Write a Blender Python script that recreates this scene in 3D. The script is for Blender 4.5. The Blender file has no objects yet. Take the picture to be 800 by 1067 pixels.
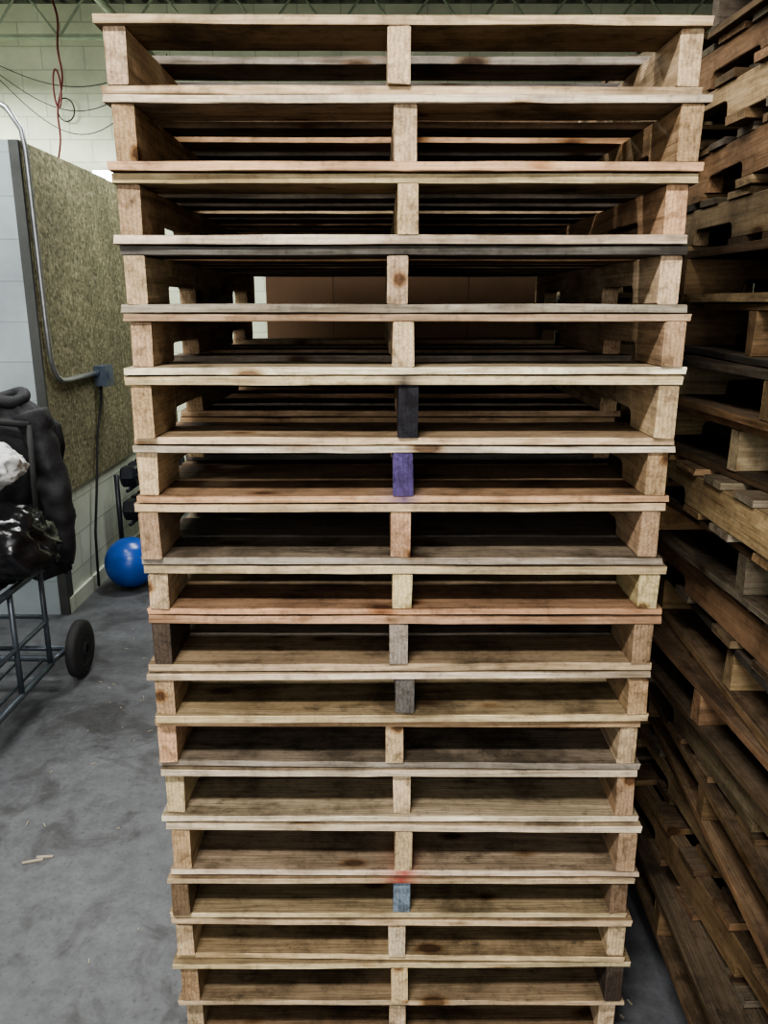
import bpy, math, random
from mathutils import Vector, noise, Matrix
R = random.Random(11)
scene = bpy.context.scene
COL = scene.collection

def s2l(c):
    out=[]
    for v in c[:3]:
        v/=255.0
        out.append(v/12.92 if v<=0.04045 else ((v+0.055)/1.055)**2.4)
    return (out[0],out[1],out[2],1.0)

# ------------------------------------------------------------ materials
def newmat(name):
    m=bpy.data.materials.new(name); m.use_nodes=True
    nt=m.node_tree; b=nt.nodes['Principled BSDF']
    return m,nt,b
def N(nt,t,**k):
    n=nt.nodes.new(t)
    for a,v in k.items(): setattr(n,a,v)
    return n
def ramp(nt,fac,stops):
    r=N(nt,'ShaderNodeValToRGB'); e=r.color_ramp.elements
    while len(e)<len(stops): e.new(0.5)
    for i,(p,c) in enumerate(stops):
        e[i].position=p; e[i].color=c if len(c)==4 else (*c,1)
    nt.links.new(fac,r.inputs['Fac']); return r.outputs['Color']
def noi(nt,vec,scale,detail=4,rough=0.6,dist=0):
    n=N(nt,'ShaderNodeTexNoise'); n.inputs['Scale'].default_value=scale
    n.inputs['Detail'].default_value=detail; n.inputs['Roughness'].default_value=rough
    n.inputs['Distortion'].default_value=dist
    if vec is not None: nt.links.new(vec,n.inputs['Vector'])
    return n.outputs['Fac']
def mix(nt,a,b,fac=1.0,mode='MULTIPLY'):
    m=N(nt,'ShaderNodeMix',data_type='RGBA',blend_type=mode)
    for s,v in ((m.inputs[6],a),(m.inputs[7],b)):
        if hasattr(v,'is_output') : nt.links.new(v,s)
        else: s.default_value=v
    if hasattr(fac,'is_output'): nt.links.new(fac,m.inputs[0])
    else: m.inputs[0].default_value=fac
    return m.outputs[2]
def mapping(nt,vec,scale):
    m=N(nt,'ShaderNodeMapping'); m.inputs['Scale'].default_value=scale
    nt.links.new(vec,m.inputs['Vector']); return m.outputs['Vector']
def bump(nt,b,h,strength=0.3,dist=0.01):
    n=N(nt,'ShaderNodeBump'); n.inputs['Strength'].default_value=strength; n.inputs['Distance'].default_value=dist
    nt.links.new(h,n.inputs['Height']); nt.links.new(n.outputs['Normal'],b.inputs['Normal'])

def g(v): return (v,v,v,1)
def wood_mat():
    m,nt,b=newmat('pallet_wood')
    at=N(nt,'ShaderNodeAttribute',attribute_name='gc').outputs['Vector']
    ti=N(nt,'ShaderNodeAttribute',attribute_name='tint').outputs['Color']
    # weathered broad faces (boards lie flat): greyer and dirtier than the sawn edges, darkened further for shade inside
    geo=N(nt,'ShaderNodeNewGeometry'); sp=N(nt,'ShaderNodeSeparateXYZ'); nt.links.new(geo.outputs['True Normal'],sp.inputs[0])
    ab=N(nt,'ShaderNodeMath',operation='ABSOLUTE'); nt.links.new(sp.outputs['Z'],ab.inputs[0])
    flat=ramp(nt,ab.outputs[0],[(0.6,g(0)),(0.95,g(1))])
    v1=mapping(nt,at,(1.1,17,17)); n1=noi(nt,v1,1.6,5,0.6,0.8)
    v2=mapping(nt,at,(5,170,170)); n2=noi(nt,v2,1.5,3,0.6,0.2)
    n3=noi(nt,at,4.2,6,0.68)
    v4=mapping(nt,at,(9,18,18)); n4=noi(nt,v4,1.0,5,0.75)
    n5=noi(nt,at,60,3,0.7)
    # flowing cathedral grain: distorted rings stretched along the board
    wv=N(nt,'ShaderNodeTexWave',wave_type='BANDS',bands_direction='Y'); wv.inputs['Scale'].default_value=9
    wv.inputs['Distortion'].default_value=5; wv.inputs['Detail'].default_value=2; wv.inputs['Detail Scale'].default_value=1.2
    nt.links.new(mapping(nt,at,(.9,4.2,4.2)),wv.inputs['Vector'])
    weath_shade=mix(nt,ti,s2l((180,173,163)),1.0)
    weath_shade=mix(nt,weath_shade,s2l((112,102,89)),0.38,'MIX')
    c=mix(nt,ti,weath_shade,flat,'MIX')
    c=mix(nt,c,ramp(nt,n1,[(0.33,(0.56,0.53,0.49)),(0.48,(0.93,0.91,0.88)),(0.55,(1.04,1.02,1.0)),(0.68,(0.80,0.75,0.69))]))
    c=mix(nt,c,ramp(nt,wv.outputs['Fac'],[(0.0,(0.72,0.66,0.60)),(0.35,g(1.0)),(1.0,g(1.05))]),0.6)
    c=mix(nt,c,ramp(nt,n2,[(0.32,g(0.60)),(0.55,g(1.06)),(0.75,g(1.12))]),0.7)
    st=ramp(nt,n3,[(0.38,(0.32,0.305,0.29)),(0.50,(0.86,0.845,0.83)),(0.66,(1.14,1.13,1.11))])
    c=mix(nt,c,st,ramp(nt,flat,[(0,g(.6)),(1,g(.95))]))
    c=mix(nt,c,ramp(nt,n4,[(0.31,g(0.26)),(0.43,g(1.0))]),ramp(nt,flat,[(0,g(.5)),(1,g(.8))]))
    c=mix(nt,c,ramp(nt,n5,[(0.30,g(0.55)),(0.45,g(1.0)),(0.7,g(1.1))]),0.6)
    vo=N(nt,'ShaderNodeTexVoronoi'); vo.inputs['Scale'].default_value=1.0
    nt.links.new(mapping(nt,at,(4.6,10,10)),vo.inputs['Vector'])
    c=mix(nt,c,ramp(nt,vo.outputs['Distance'],[(0.10,(0.22,0.14,0.09)),(0.14,(0.72,0.60,0.48)),(0.20,g(1.0))]),0.9)
    nt.links.new(c,b.inputs['Base Color'])
    b.inputs['Roughness'].default_value=0.85
    b.inputs['Specular IOR Level'].default_value=0.2
    bump(nt,b,mix(nt,n2,n5,0.5,'MIX'),0.5,0.004)
    return m
WOOD=wood_mat()

def plain(name,col,rough=0.6,metal=0,nscale=0,amt=0.3,bmp=0):
    m,nt,b=newmat(name)
    b.inputs['Roughness'].default_value=rough; b.inputs['Metallic'].default_value=metal
    tc=N(nt,'ShaderNodeTexCoord').outputs['Object']
    n=noi(nt,tc,nscale or 8,5,0.6)
    c=mix(nt,s2l(col),ramp(nt,n,[(0.3,g(1-amt)),(0.65,g(1.05))]))
    nt.links.new(c,b.inputs['Base Color'])
    if bmp: bump(nt,b,n,bmp,0.01)
    return m

def concrete():
    m,nt,b=newmat('concrete_floor')
    tc=N(nt,'ShaderNodeTexCoord').outputs['Object']
    n1=noi(nt,tc,1.3,6,0.6,0.3); n2=noi(nt,tc,14,6,0.7); n3=noi(nt,tc,70,3,0.7)
    c=mix(nt,s2l((85,86,89)),ramp(nt,n1,[(0.3,g(0.62)),(0.5,g(0.95)),(0.7,g(1.2))]))
    c=mix(nt,c,ramp(nt,n2,[(0.32,g(0.62)),(0.55,g(1.0)),(0.75,g(1.2))]),0.9)
    c=mix(nt,c,ramp(nt,n3,[(0.28,g(0.45)),(0.4,g(1.0)),(0.75,g(1.2))]),0.8)
    st=noi(nt,tc,3.1,5,0.6,1.2)
    c=mix(nt,c,ramp(nt,st,[(0.37,(0.46,0.44,0.42)),(0.46,g(1.0))]),0.8)
    sc=noi(nt,mapping(nt,tc,(3.2,16,1)),1.1,6,0.8,2.5)
    c=mix(nt,c,s2l((140,140,141)),ramp(nt,sc,[(0.62,g(0)),(0.74,g(0.45))]),'MIX')
    nt.links.new(c,b.inputs['Base Color']); b.inputs['Roughness'].default_value=0.55
    bump(nt,b,n2,0.15,0.004)
    return m
def block(name,col,mort,axis='X'):
    m,nt,b=newmat(name)
    tc=N(nt,'ShaderNodeTexCoord').outputs['Object']
    sp=N(nt,'ShaderNodeSeparateXYZ'); nt.links.new(tc,sp.inputs[0])
    cb=N(nt,'ShaderNodeCombineXYZ'); nt.links.new(sp.outputs[axis],cb.inputs[0]); nt.links.new(sp.outputs['Z'],cb.inputs[1])
    br=N(nt,'ShaderNodeTexBrick'); nt.links.new(cb.outputs[0],br.inputs['Vector'])
    br.inputs['Color1'].default_value=s2l(col); br.inputs['Color2'].default_value=s2l([v*0.96 for v in col])
    br.inputs['Mortar'].default_value=s2l(mort); br.inputs['Scale'].default_value=1
    br.inputs['Brick Width'].default_value=0.4; br.inputs['Row Height'].default_value=0.2
    br.inputs['Mortar Size'].default_value=0.006; br.inputs['Mortar Smooth'].default_value=0.3
    n=noi(nt,tc,2,6,0.65)
    c=mix(nt,br.outputs['Color'],ramp(nt,n,[(0.3,g(0.78)),(0.6,g(1.05))]))
    nt.links.new(c,b.inputs['Base Color']); b.inputs['Roughness'].default_value=0.7
    bump(nt,b,br.outputs['Fac'],0.4,0.005)
    return m
def osb():
    m,nt,b=newmat('osb_board')
    tc=N(nt,'ShaderNodeTexCoord').outputs['Object']
    def cells(sc):
        vo=N(nt,'ShaderNodeTexVoronoi'); vo.inputs['Scale'].default_value=1.6
        nt.links.new(mapping(nt,tc,sc),vo.inputs['Vector'])
        sp=N(nt,'ShaderNodeSeparateColor'); nt.links.new(vo.outputs['Color'],sp.inputs[0]); return sp.outputs[0]
    f=mix(nt,cells((1,22,46)),cells((1,48,22)),0.5,'MIX')
    f=mix(nt,f,noi(nt,tc,55,4,0.75),0.5,'MIX')
    c=ramp(nt,f,[(0.25,s2l((80,77,56))),(0.45,s2l((118,114,87))),(0.6,s2l((137,132,104))),(0.8,s2l((176,170,140)))])
    c=mix(nt,c,ramp(nt,noi(nt,tc,2.2,6,.65),[(0.3,g(0.62)),(0.65,g(1.1))]))
    nt.links.new(c,b.inputs['Base Color']); b.inputs['Roughness'].default_value=0.85
    bump(nt,b,f,0.4,0.003)
    return m
FLOOR=concrete()
BLOCK=block('painted_block',(228,232,206),(192,198,174))
BLOCKY=block('painted_block_side',(150,150,136),(110,110,98),'Y')
LOWP=block('pale_green_block',(206,212,196),(176,184,166),'Y')
PANEL=block('gray_blue_block',(160,170,174),(148,158,162),'X')
CORNERSHADE=plain('corner_shade',(70,72,70),0.6)  # dark tone stands in for shade along the booth corner
OSB=osb()
GALV=plain('galvanised_steel',(165,168,170),0.35,0.8,20,0.25)
JOIST=plain('painted_joist_steel',(168,180,156),0.55,0.1,10,0.3)
DECK=plain('roof_deck',(120,124,110),0.7,0,3,0.4)
BLACKP=plain('black_plastic',(22,22,24),0.22,0,15,0.3,0.2)
BLACKC=plain('black_cloth',(30,30,34),0.7,0,40,0.4,0.3)
RUBBER=plain('black_rubber',(32,32,33),0.75,0,30,0.4)
STEELG=plain('gray_tube_steel',(92,100,108),0.4,0.6,20,0.35)
BLUE=plain('blue_vinyl',(30,76,160),0.3,0,6,0.2)
WHITE=plain('white_plastic_bag',(200,201,201),0.45,0,12,0.15,0.2)
RED=plain('red_cord',(108,38,34),0.6,0,30,0.3)
BOXM=plain('junction_box_steel',(88,100,116),0.5,0.4,20,0.3)
IRON=plain('cast_iron',(40,44,52),0.35,0.3,30,0.3)
PLY=plain('plywood_brown',(158,128,102),0.8,0,2,0.35)
CHIP=plain('wood_chip',(150,140,124),0.85,0,8,0.2)
def emis(name,col,s):
    m,nt,b=newmat(name); b.inputs['Emission Color'].default_value=s2l(col); b.inputs['Emission Strength'].default_value=s
    b.inputs['Base Color'].default_value=s2l(col); return m
TUBE=emis('lamp_tube',(245,250,255),12)

# ------------------------------------------------------------ mesh helpers
class MB:
    def __init__(s): s.v=[];s.f=[];s.mi=[]
    def box(s,x0,x1,y0,y1,z0,z1,mi=0,M=None):
        b=len(s.v)
        for x,y,z in ((x0,y0,z0),(x1,y0,z0),(x1,y1,z0),(x0,y1,z0),(x0,y0,z1),(x1,y0,z1),(x1,y1,z1),(x0,y1,z1)):
            p=Vector((x,y,z)); s.v.append(M@p if M else p)
        for q in ((0,3,2,1),(4,5,6,7),(0,1,5,4),(1,2,6,5),(2,3,7,6),(3,0,4,7)):
            s.f.append([b+i for i in q]); s.mi.append(mi)
    def tube(s,pts,r,n=10,mi=0,closed=False):
        pts=[Vector(p) for p in pts]; b0=len(s.v); k=len(pts)
        up=None
        for i,p in enumerate(pts):
            if closed: t=(pts[(i+1)%k]-pts[i-1]).normalized()
            else: t=(pts[min(i+1,k-1)]-pts[max(i-1,0)]).normalized()
            if up is None:
                up=Vector((0,0,1)) if abs(t.z)<0.9 else Vector((1,0,0))
            a=t.cross(up).normalized(); c=a.cross(t).normalized(); up=c
            rr=r[i] if isinstance(r,(list,tuple)) else r
            for j in range(n):
                an=2*math.pi*j/n
                s.v.append(p+a*math.cos(an)*rr+c*math.sin(an)*rr)
        rng=k if closed else k-1
        for i in range(rng):
            for j in range(n):
                a=b0+i*n+j; bb=b0+i*n+(j+1)%n; i2=(i+1)%k
                s.f.append([a,bb,b0+i2*n+(j+1)%n,b0+i2*n+j]); s.mi.append(mi)
        if not closed:
            s.f.append([b0+j for j in range(n)][::-1]); s.mi.append(mi)
            s.f.append([b0+(k-1)*n+j for j in range(n)]); s.mi.append(mi)
    def revolve(s,prof,center,axis='X',n=32,mi=0):
        b0=len(s.v); c=Vector(center)
        for (o,r) in prof:
            for j in range(n):
                a=2*math.pi*j/n; u,w=math.cos(a)*r,math.sin(a)*r
                d={'X':(o,u,w),'Y':(u,o,w),'Z':(u,w,o)}[axis]
                s.v.append(c+Vector(d))
        for i in range(len(prof)-1):
            for j in range(n):
                s.f.append([b0+i*n+j,b0+i*n+(j+1)%n,b0+(i+1)*n+(j+1)%n,b0+(i+1)*n+j]); s.mi.append(mi)
        s.f.append([b0+j for j in range(n)]); s.mi.append(mi)
        s.f.append([b0+(len(prof)-1)*n+j for j in range(n)]); s.mi.append(mi)
    def obj(s,name,mats,smooth=False,parent=None,fix=True):
        me=bpy.data.meshes.new(name); me.from_pydata([tuple(v) for v in s.v],[],s.f)
        for m in mats: me.materials.append(m)
        me.polygons.foreach_set('material_index',s.mi)
        if fix:
            import bmesh
            bm=bmesh.new(); bm.from_mesh(me); bmesh.ops.recalc_face_normals(bm,faces=bm.faces); bm.to_mesh(me); bm.free()
        if smooth:
            me.polygons.foreach_set('use_smooth',[True]*len(me.polygons))
        o=bpy.data.objects.new(name,me); COL.objects.link(o)
        if parent: o.parent=parent
        return o
def empty(name,loc=(0,0,0)):
    e=bpy.data.objects.new(name,None); e.location=loc; COL.objects.link(e); e.empty_display_size=0.1; return e

# ------------------------------------------------------------ pallets
class Wood:
    def __init__(s): s.v=[];s.f=[];s.gc=[];s.ti=[]
    def loft(s,stn,axis,tints,bev=0.0012,jit=0.0012):
        off=Vector((R.uniform(0,50),R.uniform(0,50),R.uniform(0,50)))
        b0=len(s.v); n=8; seed=R.uniform(0,100)
        for i,(t,a0,a1,z0,z1) in enumerate(stn):
            def jj(k): return noise.noise(Vector((t*6,k*7.3,seed)))*jit*1.6+R.uniform(-jit,jit)*0.35
            e=bev
            ring=[(a0+e,z0),(a1-e,z0),(a1,z0+e),(a1,z1-e),(a1-e,z1),(a0+e,z1),(a0,z1-e),(a0,z0+e)]
            for k,(a,z) in enumerate(ring):
                a+=jj(k//2+ (0 if k%2 else 4)); z+=jj(k//2+10)*0.3
                tt=t
                if i==0 or i==len(stn)-1: tt+=R.uniform(-1,1)*0.002
                s.v.append((tt,a,z) if axis=='X' else (a,tt,z))
                # gc = (along board, across board, thickness)
                s.gc.append((t+off.x,a+off.y,z+off.z))
                tc=tints(t) if callable(tints) else tints
                s.ti.append(tc)
        m=len(stn)
        for i in range(m-1):
            for j in range(n):
                q=[b0+i*n+j,b0+i*n+(j+1)%n,b0+(i+1)*n+(j+1)%n,b0+(i+1)*n+j]
                s.f.append(q if axis=='X' else q[::-1])
        c1=[b0+j for j in range(n)][::-1]; c2=[b0+(m-1)*n+j for j in range(n)]
        s.f.append(c1 if axis=='X' else c1[::-1]); s.f.append(c2 if axis=='X' else c2[::-1])
    def obj(s,name):
        me=bpy.data.meshes.new(name); me.from_pydata(s.v,[],s.f); me.materials.append(WOOD)
        a=me.attributes.new('gc','FLOAT_VECTOR','POINT'); a.data.foreach_set('vector',[c for v in s.gc for c in v])
        a=me.attributes.new('tint','FLOAT_COLOR','POINT'); a.data.foreach_set('color',[c for v in s.ti for c in v])
        o=bpy.data.objects.new(name,me); COL.objects.link(o); return o

PAL={'tan':(212,190,158),'pale':(228,213,187),'yel':(214,197,158),'org':(207,172,140),'gry':(162,154,143),
     'dgr':(100,97,95),'brn':(178,153,124),'dbr':(132,113,93),'red':(199,157,130),'wht':(234,223,203),'drk':(88,78,70),
     'prp':(92,80,130),'blk':(50,50,56),'blu':(118,132,152),'rsp':(190,64,64)}
def tint(k,dark=1.0,var=0.13,warm=0):
    c=s2l(PAL[k]); f=R.uniform(1-var,1+var)*dark
    return (c[0]*f*(1+.12*warm),c[1]*f*R.uniform(.98,1.02),c[2]*f*R.uniform(.94,1.05)*(1-.25*warm),1)

def pallet(H,W=1.016,L=1.219,dark=1.0,topc=None,botc=None,stc=(None,None,None),mid=None,t=None,ntop=None,broken=0.0,segs=26,rough=1.0,warm=0,spray=(None,None),wide=False):
    """origin at front-centre bottom; deck boards along X, stringers along Y"""
    tb=t or R.uniform(.013,.017); tt_=t or R.uniform(.013,.018)
    w=Wood(); z_s0=tb+.0004; z_s1=H-tt_-.0008
    common=['tan','brn','gry','gry','brn','dbr','brn','dbr','gry','org','dgr']
    def board(y0,y1,z0,z1,col,up=1,sp=None):
        tc=tint(col,dark,warm=warm); e0=R.uniform(-.010,.004);e1=R.uniform(-.004,.010)
        if sp:
            pc=tint(sp,1.0); base=tc
            def tc(x,base=base,pc=pc):
                u=max(0,1-abs(x)/.05)*.85; return tuple(pc[i]*u+base[i]*(1-u) for i in range(4))
        bow=R.uniform(0,.0030); sk=R.uniform(-.008,.008)*rough; s1=R.uniform(0,50)
        st=[]
        for i in range(segs+1):
            u=i/segs; x=-W/2+e0+(W+e1-e0)*u
            d=sk*(u-.5)
            zz=bow*abs(math.sin(u*2*math.pi))*.6
            zz+=.0010*rough*noise.noise(Vector((u*3,s1,0)))
            th=.0012*noise.noise(Vector((u*3,s1,9)))
            if up>0: st.append((x,y0+d,y1+d,z0-zz*.6,z1-zz-abs(th)))
            else: st.append((x,y0+d,y1+d,z0+zz*.4,z1+zz*.6+th*.5))
        w.loft(st,'X',tc,jit=.0010)
    bw=[0.14,0.09,0.10,0.09,0.14]
    ys=[0.0,0.36,0.56,0.77,L-0.14]
    if wide: bw=[.14,.14,.12,.10,.14]; ys=[0,.156,.45,.72,L-.14]
    for i,(b,y) in enumerate(zip(bw,ys)):
        if 0<i<4: y+=R.uniform(0,.008) if (wide and i==1) else R.uniform(-.04,.03)
        else: y+=R.uniform(-.004,.006)
        if i==0: c=botc or R.choice(common)
        else: c=R.choice(common)
        board(y,y+b,0.0004,tb,c,-1,spray[1] if i==0 else None)
    def zb(y):
        def nt_(a,b):
            r=0.018; d=0.036
            if y<a or y>b: return 0
            q=min(y-a,b-y)
            if q>=r: return d
            return d-r+math.sqrt(max(0,r*r-(r-q)**2)) if q>0.0004 else 0
        return max(nt_(0.152,0.385),nt_(L-0.385,L-0.152))
    ysn=[0,.002,.03,.09]
    for a,b in ((0.152,0.385),(L-0.385,L-0.152)):
        ysn+=[a-0.001,a+0.0005,a+.004,a+.009,a+.018,(a+b)/2,b-.018,b-.009,b-.004,b-.0005,b+.001]
    ysn+=[L/2-.15,L/2,L/2+.15,L-.06,L]; ysn=sorted(ysn)
    for k,xc in enumerate((-W/2+.019+.004,R.uniform(-.010,.010),W/2-.019-.004)):
        base=tint(stc[k] or R.choice(['tan','brn','brn','tan','gry','org','pale']),dark,warm=warm)
        if k==1 and mid:
            pc=tint(mid,1.0)
            def tf(y,base=base,pc=pc):
                u=min(1,max(0,(y-0.035)/0.05)); return tuple(pc[i]*(1-u)+base[i]*u for i in range(4))
        else: tf=base
        y_off=R.uniform(-.004,.012); tw=R.uniform(-.004,.004)
        st=[(y+y_off*(1-y/L),xc-.019+tw*(y/L),xc+.019+tw*(y/L),z_s0+zb(y),z_s1) for y in ysn]
        w.loft(st,'Y',tf,bev=0.002,jit=0.0014)
    n=ntop or R.choice([7,7,8,8])
    ws=[0.14]+[R.choice([.089,.1,.12,.089]) for _ in range(n-2)]+[0.14]
    tot=sum(ws); gap=(L-tot)/(n-1)
    if gap<0.012:
        ws=[0.14]+[0.089]*(n-2)+[0.14]; gap=(L-sum(ws))/(n-1)
    y=0.0
    for i,b in enumerate(ws):
        c=(topc if i==0 and topc else R.choice(common))
        if not (broken and 0<i<n-1 and R.random()<broken):
            board(y+R.uniform(-.003,.004)+(R.uniform(-.006,.004) if i==0 else 0),y+b,H-tt_,H-0.0004,c,1,spray[0] if i==0 else None)
        y+=b+gap
        if i<n-2: y+=R.uniform(-.35,.35)*gap
        if i==n-2: y=L-.14
    return w.obj('wooden_pallet')

# heights of the joints between pallets, relative to camera height
J=[.463,.342,.220,.100,-.0188,-.129,-.2597,-.372,-.4987,-.604,-.728,-.839,-.959,-1.088,-1.220,-1.330,-1.442,-1.570,-1.692]
CAMZ=-J[-1]
Z=[CAMZ+j for j in J]
spec=[ # top front, bottom front, left/mid/right stringer, paint on middle
 ('tan','tan',('tan','tan','tan'),None),
 ('pale','org',('brn','tan','brn'),None),
 ('yel','pale',('brn','tan','org'),None),
 ('dgr','gry',('tan','tan','tan'),None),
 ('brn','wht',('brn','tan','brn'),None),
 ('yel','tan',('brn','brn','tan'),'blk'),
 ('wht','org',('tan','tan','brn'),'prp'),
 ('tan','gry',('brn','org','brn'),None),
 ('yel','red',('tan','yel','yel'),None),
 ('org','tan',('drk','gry','brn'),None),
 ('pale','yel',('brn','gry','brn'),'dgr'),
 ('brn','gry',('org','tan','tan'),None),
 ('pale','wht',('yel','tan','brn'),None),
 ('pale','pale',('brn','tan','brn'),None),
 ('tan','yel',('dbr','tan','dbr'),'blu'),
 ('tan','tan',('tan','pale','tan'),None),
 ('yel','tan',('brn','tan','drk'),None),
 ('tan','brn',('tan','tan','tan'),None)]
L0=[0.0,.002,-.003,-.006,.004,.001,-.002,.0,.002,.0,-.004,-.008,-.002,.004,.0,.004,.002,.0]
SP={5:('blk',None),6:(None,'prp'),14:('rsp',None),13:(None,'rsp')}
for i,(tc,bc,sc,md) in enumerate(spec):
    H=Z[i]-Z[i+1]-0.0006
    o=pallet(H,topc=tc,botc=bc,stc=sc,mid=md,spray=SP.get(i,(None,None)),wide=i>=6)
    o.location=(0.036+L0[i]+R.uniform(-.004,.004),1.47+R.uniform(-.012,.012),Z[i+1])
    o.rotation_euler=(0,0,math.radians(R.uniform(-.6,.6)))

def side_stack(cx,cy,n,dark,xj=.05,rotp=.45,hj=(.112,.130),lean=0):
    z=0
    for i in range(n):
        H=R.uniform(*hj)
        dk=dark*R.choice([.65,.8,.9,1,1.15,1.6])
        o=pallet(H-.0006,dark=dk,broken=.08,segs=10,t=R.choice([.018,.020,.016]),rough=2.5,warm=.45)
        rot=R.random()<rotp
        dx=R.uniform(-xj,xj)+lean*(i/n-.5); dy=R.uniform(-.09,.09); a=math.radians(R.uniform(-4,4))
        if rot:
            a+=math.radians(90)
            c=Matrix.Rotation(a,3,'Z')@Vector((0,.6095,0))
            o.location=(cx+.10+dx-c.x,cy+dy-c.y,z)
        else:
            c=Matrix.Rotation(a,3,'Z')@Vector((0,.6095,0))
            o.location=(cx+dx-c.x,cy+dy-c.y,z)
        o.rotation_euler=(0,0,a); z+=H
side_stack(1.265,1.64,20,.40,lean=.07)
side_stack(1.26,3.06,20,.32)
side_stack(1.26,4.48,18,.30)

# wooden crate behind the main stack
mb=MB()
cx0,cx1,cy0,cy1,cz=-.42,.54,2.90,3.7,1.98
for i in range(4):
    a=cx0+(cx1-cx0)*i/4
    mb.box(a+.001,a+(cx1-cx0)/4-.001,cy0,cy0+.015,.1,cz)
    mb.box(a+.001,a+(cx1-cx0)/4-.001,cy1-.015,cy1,.1,cz)
mb.box(cx0,cx0+.015,cy0+.016,cy1-.016,.1,cz); mb.box(cx1-.015,cx1,cy0+.016,cy1-.016,.1,cz)
mb.box(cx0-.01,cx1+.01,cy0-.01,cy1+.01,cz,cz+.018)
for x in (cx0,(cx0+cx1)/2-.04,cx1-.08): mb.box(x,x+.08,cy0-.0,cy1,0,.1)
mb.obj('plywood_crate',[PLY])

# ------------------------------------------------------------ room
def slab(name,x0,x1,y0,y1,z0,z1,mat):
    m=MB(); m.box(x0,x1,y0,y1,z0,z1); return m.obj(name,[mat])
XL,XR,YB,YF,ZC=-5.0,3.2,8.2,-3.5,4.35
slab('floor',XL-.2,XR+.2,YF,YB+.2,-.1,-.0005,FLOOR)
slab('wall_back',XL,XR,YB,YB+.2,0,ZC,BLOCK)
slab('wall_left',XL-.2,XL,YF,YB+.2,0,ZC,BLOCKY)
slab('wall_right',XR,XR+.2,YF,YB+.2,0,ZC,BLOCKY)
mb=MB(); x=XL
mb.box(XL-.2,XR+.2,YF,YB+.2,ZC+.04,ZC+.14)
while x<XR:
    mb.box(x,x+.09,YF,YB,ZC,ZC+.04); x+=.15
mb.obj('ceiling',[DECK])
for y in (7.75,6.6,5.4,4.2,3.0,1.8,.6,-.6,-1.8):
    mb=MB(); zt=ZC-.005; zb_=ZC-.42
    mb.box(XL,XR,y-.04,y-.008,zt-.035,zt); mb.box(XL,XR,y+.008,y+.04,zt-.035,zt)
    mb.box(XL,XR,y-.035,y-.008,zb_,zb_+.03); mb.box(XL,XR,y+.008,y+.035,zb_,zb_+.03)
    pts=[];x=XL+.05;k=0
    while x<XR:
        pts.append((x,y,zb_+.015 if k%2 else zt-.02)); x+=.3;k+=1
    for a,b in zip(pts[:-1],pts[1:]): mb.tube([a,b],.011,6)
    mb.obj('ceiling_joist',[JOIST])
mb=MB(); mb.tube([(-2.15,0,3.9),(-2.15,4,3.9),(-2.15,8.15,3.9)],.03,10); mb.obj('ceiling_pipe',[JOIST],True)

# ------------------------------------------------------------ booth (partition)
bx,by0,by1,bz=-1.76,4.12,6.7,2.45
e=empty('partition_wall')
def part(nm,*a,mat): 
    o=slab(nm,*a,mat); o.parent=e; return o
part('front_panel',-4.2,bx-.05,by0,by0+.08,0,bz,mat=PANEL)
part('corner_post',bx-.05,bx-.002,by0-.004,by0+.08,0,bz,mat=CORNERSHADE)
part('side_panel',bx-.10,bx-.014,by0+.08,by1,0,bz-.01,mat=LOWP)
part('osb_sheet_a',bx-.0135,bx,by0+.02,by0+1.24,.67,bz,mat=OSB)
part('osb_sheet_b',bx-.0135,bx-.001,by0+1.244,by1,.68,bz-.004,mat=OSB)
part('rear_panel',-4.2,bx-.1,by1-.08,by1,0,bz-.01,mat=PANEL)
part('base_strip',bx-.014,bx+.004,by0+.02,by1,0,.09,mat=LOWP)

mb=MB(); px=bx+.018
pts=[(-4.9,4.5,2.50),(-3.4,4.4,2.54),(-2.6,4.3,2.62),(-2.3,4.28,2.66),(-2.05,4.24,2.68),(-1.92,4.2,2.66),(-1.82,4.17,2.60),(px-.01,4.15,2.50),(px,4.15,2.4),(px,4.16,2.0),(px,4.17,1.6),(px,4.18,1.42),(px,4.20,1.36),(px,4.24,1.31),(px,4.30,1.285),(px,4.4,1.28),(px,4.82,1.28)]
mb.tube(pts,.014,10)
mb.obj('electrical_conduit',[GALV],True,e)
mb=MB(); mb.box(px-.018,px+.05,4.83,4.96,1.20,1.32); mb.box(px+.05,px+.054,4.825,4.965,1.195,1.325); mb.box(px+.054,px+.066,4.87,4.92,1.235,1.285)
mb.tube([(px,4.795,1.28),(px,4.83,1.28)],.019,12)
mb.obj('junction_box',[BOXM])
mb=MB(); mb.tube([(px,4.88,1.20),(px+.005,4.84,1.1),(px,4.74,.9),(px+.01,4.62,.6),(px,4.56,.35),(px+.012,4.5,.03)],.008,8); mb.obj('power_cable',[RUBBER],True)

# red cord from ceiling
mb=MB(); pts=[]; cx=-2.60
for i in range(60):
    u=i/59; pts.append((cx+.03*math.sin(u*5)+.014*math.sin(u*17)-.04*u,7.0,3.98-1.20*u))
mb.tube(pts,.009,8)
loop=[(cx-.02+.03*math.sin(a),6.97,3.35+.14*math.cos(a)) for a in [i*math.pi/10 for i in range(20)]]
mb.tube(loop,.008,8,closed=True)
mb.tube([(cx,7.0,ZC+.0),(cx,7.0,3.96)],.006,6)
mb.obj('hanging_red_cord',[RED],True)
mb=MB()
for s in (0,1,2):
    pts=[(-3.4+1.5*u,7.5+.1*s,3.70-.05*s-.42*math.sin(u*math.pi)*(.5+.4*s)+.1*u*s) for u in [i/24 for i in range(25)]]
    mb.tube(pts,.004,6)
pts=[(-3.0+.08*math.cos(a),8.15,3.45+.10*math.sin(a)) for a in [i*math.pi/12 for i in range(24)]]
mb.tube(pts,.006,6,closed=True)
mb.obj('hanging_wires',[RUBBER],True)
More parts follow.
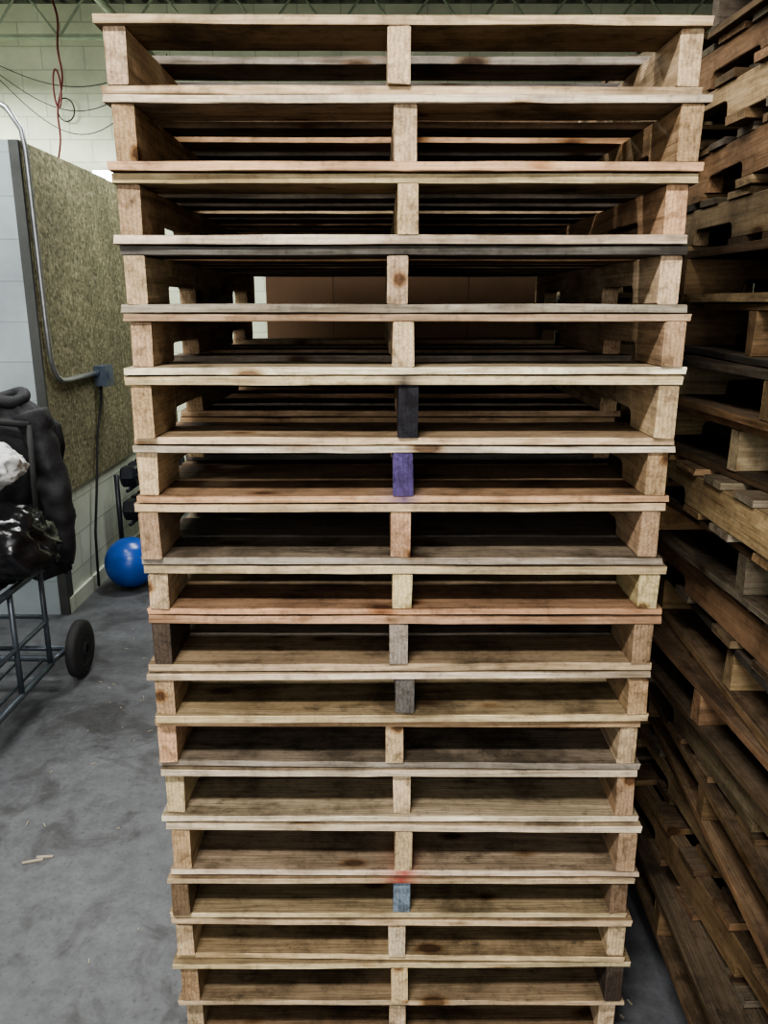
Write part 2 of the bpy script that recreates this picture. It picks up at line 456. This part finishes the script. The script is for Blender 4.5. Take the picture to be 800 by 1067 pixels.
mb=MB(); mb.box(-2.80,-2.30,8.12,8.199,2.80,2.92,0); mb.box(-2.78,-2.32,8.09,8.12,2.81,2.91,1); mb.obj('wall_lamp',[GALV,TUBE])

# ------------------------------------------------------------ blue ball + dumbbells
bpy.ops.mesh.primitive_uv_sphere_add(segments=48,ring_count=32,radius=.155,location=(-1.55,4.58,.155))
b=bpy.context.object; b.name='blue_exercise_ball'; b.data.materials.append(BLUE)
for p in b.data.polygons: p.use_smooth=True
for v in b.data.vertices:
    v.co*=1+.006*math.sin(v.co.z*190)
e=empty('dumbbell_rack')
mb=MB()
for y in (4.86,5.48):
    for x in (-1.69,-1.38): mb.tube([(x,y,0),(x,y,.64)],.016,8)
    mb.tube([(-1.69,y,.02),(-1.38,y,.02)],.014,8)
for z in (.32,.54):
    for x in (-1.62,-1.44): mb.tube([(x,4.84,z),(x,5.50,z)],.012,8)
o=mb.obj('rack_frame',[IRON],True,e)
mb=MB()
for z in (.32,.54):
    for k in range(4):
        y=4.94+k*.15; r=.074
        for sx in (-1,1):
            c=(-1.54+sx*.09,y,z+.012+.064)
            mb.revolve([(-.05,r*.8),(-.035,r),(.035,r),(.05,r*.8)],c,'X',6)
        mb.tube([(-1.60,y,z+.076),(-1.46,y,z+.076)],.014,10)
mb.obj('dumbbells',[IRON],False,e)

# ------------------------------------------------------------ push cart
e=empty('push_cart')
mb=MB(); X0,X1,Y0,Y1=-1.98,-1.46,2.50,3.22
def rect(z,r=.014):
    c=.05
    mb.tube([(X0,Y0+c,z),(X0,Y1-c,z),(X0+.015,Y1-.015,z),(X0+c,Y1,z),(X1-c,Y1,z),(X1-.015,Y1-.015,z),(X1,Y1-c,z),(X1,Y0+c,z),(X1-.015,Y0+.015,z),(X1-c,Y0,z),(X0+c,Y0,z),(X0+.015,Y0+.015,z)],r,8,closed=True)
rect(.16); rect(.36,.010); rect(.60)
for x in (X0,X1):
    for y in (Y0+.06,Y0+.38,Y1-.06): mb.tube([(x,y,.16),(x,y,.60)],.012,8)
for k in range(5):
    x=X0+(X1-X0)*(k+.5)/5; mb.tube([(x,Y0,.16),(x,Y1,.16)],.006,6)
    mb.tube([(x,Y0,.60),(x,Y1,.60)],.006,6)
mb.tube([(X0-.02,3.38,.135),(X1+.05,3.38,.135)],.012,10)
for x in (X0+.03,X1-.01): mb.tube([(x,Y1-.03,.16),(x,3.38,.135)],.013,8)
mb.obj('cart_frame',[STEELG],True,e)
mb=MB()
for x in (X0,X1-.02): mb.tube([(x,Y1-.02,.60),(x,Y1+.02,.85),(x,Y1+.04,1.20)],.012,8)
mb.tube([(X0,Y1+.04,1.20),((X0+X1)/2,Y1+.05,1.22),(X1-.02,Y1+.04,1.20)],.014,8)
mb.obj('cart_handle',[RUBBER],True,e)
mb=MB()
for x in (X0-.03,X1+.045):
    mb.revolve([(-.026,.085),(-.026,.115),(-.018,.131),(0,.135),(.018,.131),(.026,.115),(.026,.085)],(x,3.38,.1355),'X',36,0)
    mb.revolve([(-.02,.084),(-.028,.075),(-.014,.07),(-.014,.03),(-.036,.026),(.036,.026),(.014,.03),(.014,.07),(.028,.075),(.02,.084)],(x,3.38,.1355),'X',24,1)
for x in (X0+.05,X1-.04):
    mb.revolve([(-.014,.035),(-.012,.05),(.012,.05),(.014,.035)],(x,Y0+.07,.0505),'X',24,0)
    mb.box(x-.02,x-.016,Y0+.05,Y0+.09,.04,.15,1); mb.box(x+.016,x+.02,Y0+.05,Y0+.09,.04,.15,1)
mb.obj('cart_wheels',[RUBBER,STEELG],True,e)

def lump(name,mat,c,sc,seed,amp=.25,fine=.06,sub=5,bottom=None,neck=0):
    bpy.ops.mesh.primitive_ico_sphere_add(subdivisions=sub,radius=1,location=(0,0,0))
    o=bpy.context.object; o.name=name; o.data.materials.append(mat)
    for v in o.data.vertices:
        d=v.co.normalized(); s=Vector((seed,seed*2,seed*.5))
        r=1+amp*noise.noise(d*1.4+s)
        f=1-abs(noise.noise(d*3.2+s*2))*2; r+=fine*f
        f2=1-abs(noise.noise(d*8+s*3+Vector((f,f,0))))*2; r+=fine*.5*f2
        if neck and d.z>.75:
            k=(d.z-.75)/.25; r*=1+neck*k*k
        p=Vector((d.x*sc[0],d.y*sc[1],d.z*sc[2]))*r
        if neck and d.z>.75: p.x*=1-.5*k; p.y*=1-.5*k
        if bottom is not None and p.z+c[2]<bottom: p.z=bottom-c[2]
        v.co=p
    for p in o.data.polygons: p.use_smooth=True
    o.location=c; return o
lump('black_garbage_bag',BLACKP,(-1.57,2.96,.77),(.25,.20,.165),3.1,.3,.12,bottom=.617,neck=.05)
lump('white_plastic_bag',WHITE,(-1.55,2.99,1.08),(.135,.12,.085),7.7,.3,.12,neck=.5)
# black jacket hanging from the cart handle
def jacket():
    e=empty('black_jacket')
    mb=MB(); n=96; m=60
    c0=Vector((-1.67,3.46,-.02))
    b0=len(mb.v)
    for i in range(m+1):
        u=i/m; z=1.31-u*.80
        if u<.14: wx=.07+.17*(u/.14)**.55; wy=.05+.05*(u/.14)
        else: wx=.24+.015*math.sin(u*7); wy=.10+.02*u
        for j in range(n):
            a=2*math.pi*j/n
            nn=noise.noise(Vector((math.cos(a)*3.2,math.sin(a)*3.2,u*2.2+4)))
            n2=1-2*abs(noise.noise(Vector((math.cos(a)*5,math.sin(a)*5,u*4+9))))
            r=1+.20*nn*(.4+u)+.07*n2
            zz=z+.05*noise.noise(Vector((math.cos(a)*2,math.sin(a)*2,7)))*u
            y=math.sin(a)*wy*r
            mb.v.append(c0+Vector((math.cos(a)*wx*r*.85,y,zz)))
    for i in range(m):
        for j in range(n):
            mb.f.append([b0+i*n+j,b0+i*n+(j+1)%n,b0+(i+1)*n+(j+1)%n,b0+(i+1)*n+j]); mb.mi.append(0)
    mb.f.append([b0+j for j in range(n)]); mb.mi.append(0)
    mb.f.append([b0+m*n+j for j in range(n)]); mb.mi.append(0)
    mb.obj('jacket_body',[BLACKC],True,e)
    for sx,nm in ((-1,'sleeve_left'),(1,'sleeve_right')):
        s=MB(); pts=[];rs=[]
        for i in range(50):
            u=i/49
            pts.append(c0+Vector((sx*(.13+.10*math.sin(u*2.0)+.008*noise.noise(Vector((u*6,sx,3)))),-.03-.05*math.sin(u*2),1.25-.66*u)))
            rs.append(.074-.022*u+.012*noise.noise(Vector((u*9,sx*5,0)))+.004*abs(noise.noise(Vector((u*26,sx*5,0)))))
        s.tube(pts,rs,24)
        s.v=[v+Vector((noise.noise(v*14)*.016,noise.noise(v*14+Vector((9,9,9)))*.016,0)) for v in s.v]
        s.obj(nm,[BLACKC],True,e)
    s=MB(); pts=[c0+Vector((.09*math.cos(a),.07*math.sin(a)-.0,1.31+.015*math.sin(2*a))) for a in [i*math.pi/12 for i in range(24)]]
    s.tube(pts,.028,10,closed=True); s.obj('collar',[BLACKC],True,e)
jacket()

# small debris on floor
mb=MB()
for i in range(70):
    if i<52: x=R.uniform(-1.35,-.62); y=R.uniform(1.4,4.3)
    else: x=R.uniform(.56,.66); y=R.uniform(1.5,2.6)
    a=R.uniform(0,3.1); l=R.uniform(.006,.026); w_=R.uniform(.002,.004)
    M=Matrix.Translation((x,y,.0))@Matrix.Rotation(a,4,'Z')
    mb.box(-l/2,l/2,-w_/2,w_/2,0.0002,.003,0,M)
for (x,y,a,l) in ((-1.10,2.10,.3,.06),(-1.07,2.12,.1,.05)):
    M=Matrix.Translation((x,y,.0))@Matrix.Rotation(a,4,'Z'); mb.box(-l/2,l/2,-.005,.005,0.0002,.004,0,M)
mb.obj('wood_splinters',[CHIP])

# ------------------------------------------------------------ added light fixtures, all out of view
def fixture(x,y,z,power,size=(1.2,.3),col=(1,.97,.92),rot=(0,0,0)):
    e=empty('unseen_light_fixture',(x,y,z))
    m=MB(); m.box(-size[0]/2,size[0]/2,-.12,.12,.03,.09); 
    m.box(-size[0]/2,size[0]/2,-.13,-.12,-.01,.09); m.box(-size[0]/2,size[0]/2,.12,.13,-.01,.09)
    for sx in (-.5,.5): m.tube([(sx*size[0]*.8,0,.09),(sx*size[0]*.8,0,ZC-z)],.004,6)
    m.obj('housing',[WHITE],False,e)
    m=MB()
    for yy in (-.06,.06): m.tube([(-size[0]/2+.03,yy,.01),(size[0]/2-.03,yy,.01)],.013,8)
    m.obj('tubes',[TUBE],True,e)
    l=bpy.data.lights.new('area','AREA'); l.shape='RECTANGLE'; l.size=size[0]; l.size_y=size[1]; l.energy=power; l.color=col
    o=bpy.data.objects.new('lamp',l); COL.objects.link(o); o.parent=e; o.location=(0,0,-.03); o.rotation_euler=rot
fixture(-.6,-.4,3.7,140,col=(1,.975,.94))
fixture(-1.2,1.9,3.8,28)
fixture(-2.6,3.1,3.8,66,col=(.98,1,.96))
fixture(-4.2,6.6,3.7,190,col=(.97,1,.95))
fixture(-.8,5.2,3.75,60,col=(.97,1,.96))
l=bpy.data.lights.new('front_fill','AREA'); l.shape='RECTANGLE'; l.size=2.6; l.size_y=2.2; l.energy=80; l.color=(1,.99,.97)  # added soft fill from behind the camera, standing for an unseen opening
o=bpy.data.objects.new('front_fill',l); COL.objects.link(o); o.location=(-.6,-3.2,2.1); o.rotation_euler=(math.radians(86),0,math.radians(-5))

w=bpy.data.worlds.new('world'); scene.world=w; w.use_nodes=True
w.node_tree.nodes['Background'].inputs[0].default_value=(.94,.96,1,1); w.node_tree.nodes['Background'].inputs[1].default_value=.32

# ------------------------------------------------------------ camera
c=bpy.data.cameras.new('camera'); c.sensor_fit='VERTICAL'; c.sensor_height=24; c.lens=820/1067*24
c.clip_start=.02
o=bpy.data.objects.new('camera',c); COL.objects.link(o); o.location=(0,0,CAMZ); o.rotation_euler=(math.radians(90-14.9),0,0)
scene.camera=o
scene.view_settings.view_transform='AgX'
scene.view_settings.look='AgX - Medium High Contrast'
scene.view_settings.exposure=0.42
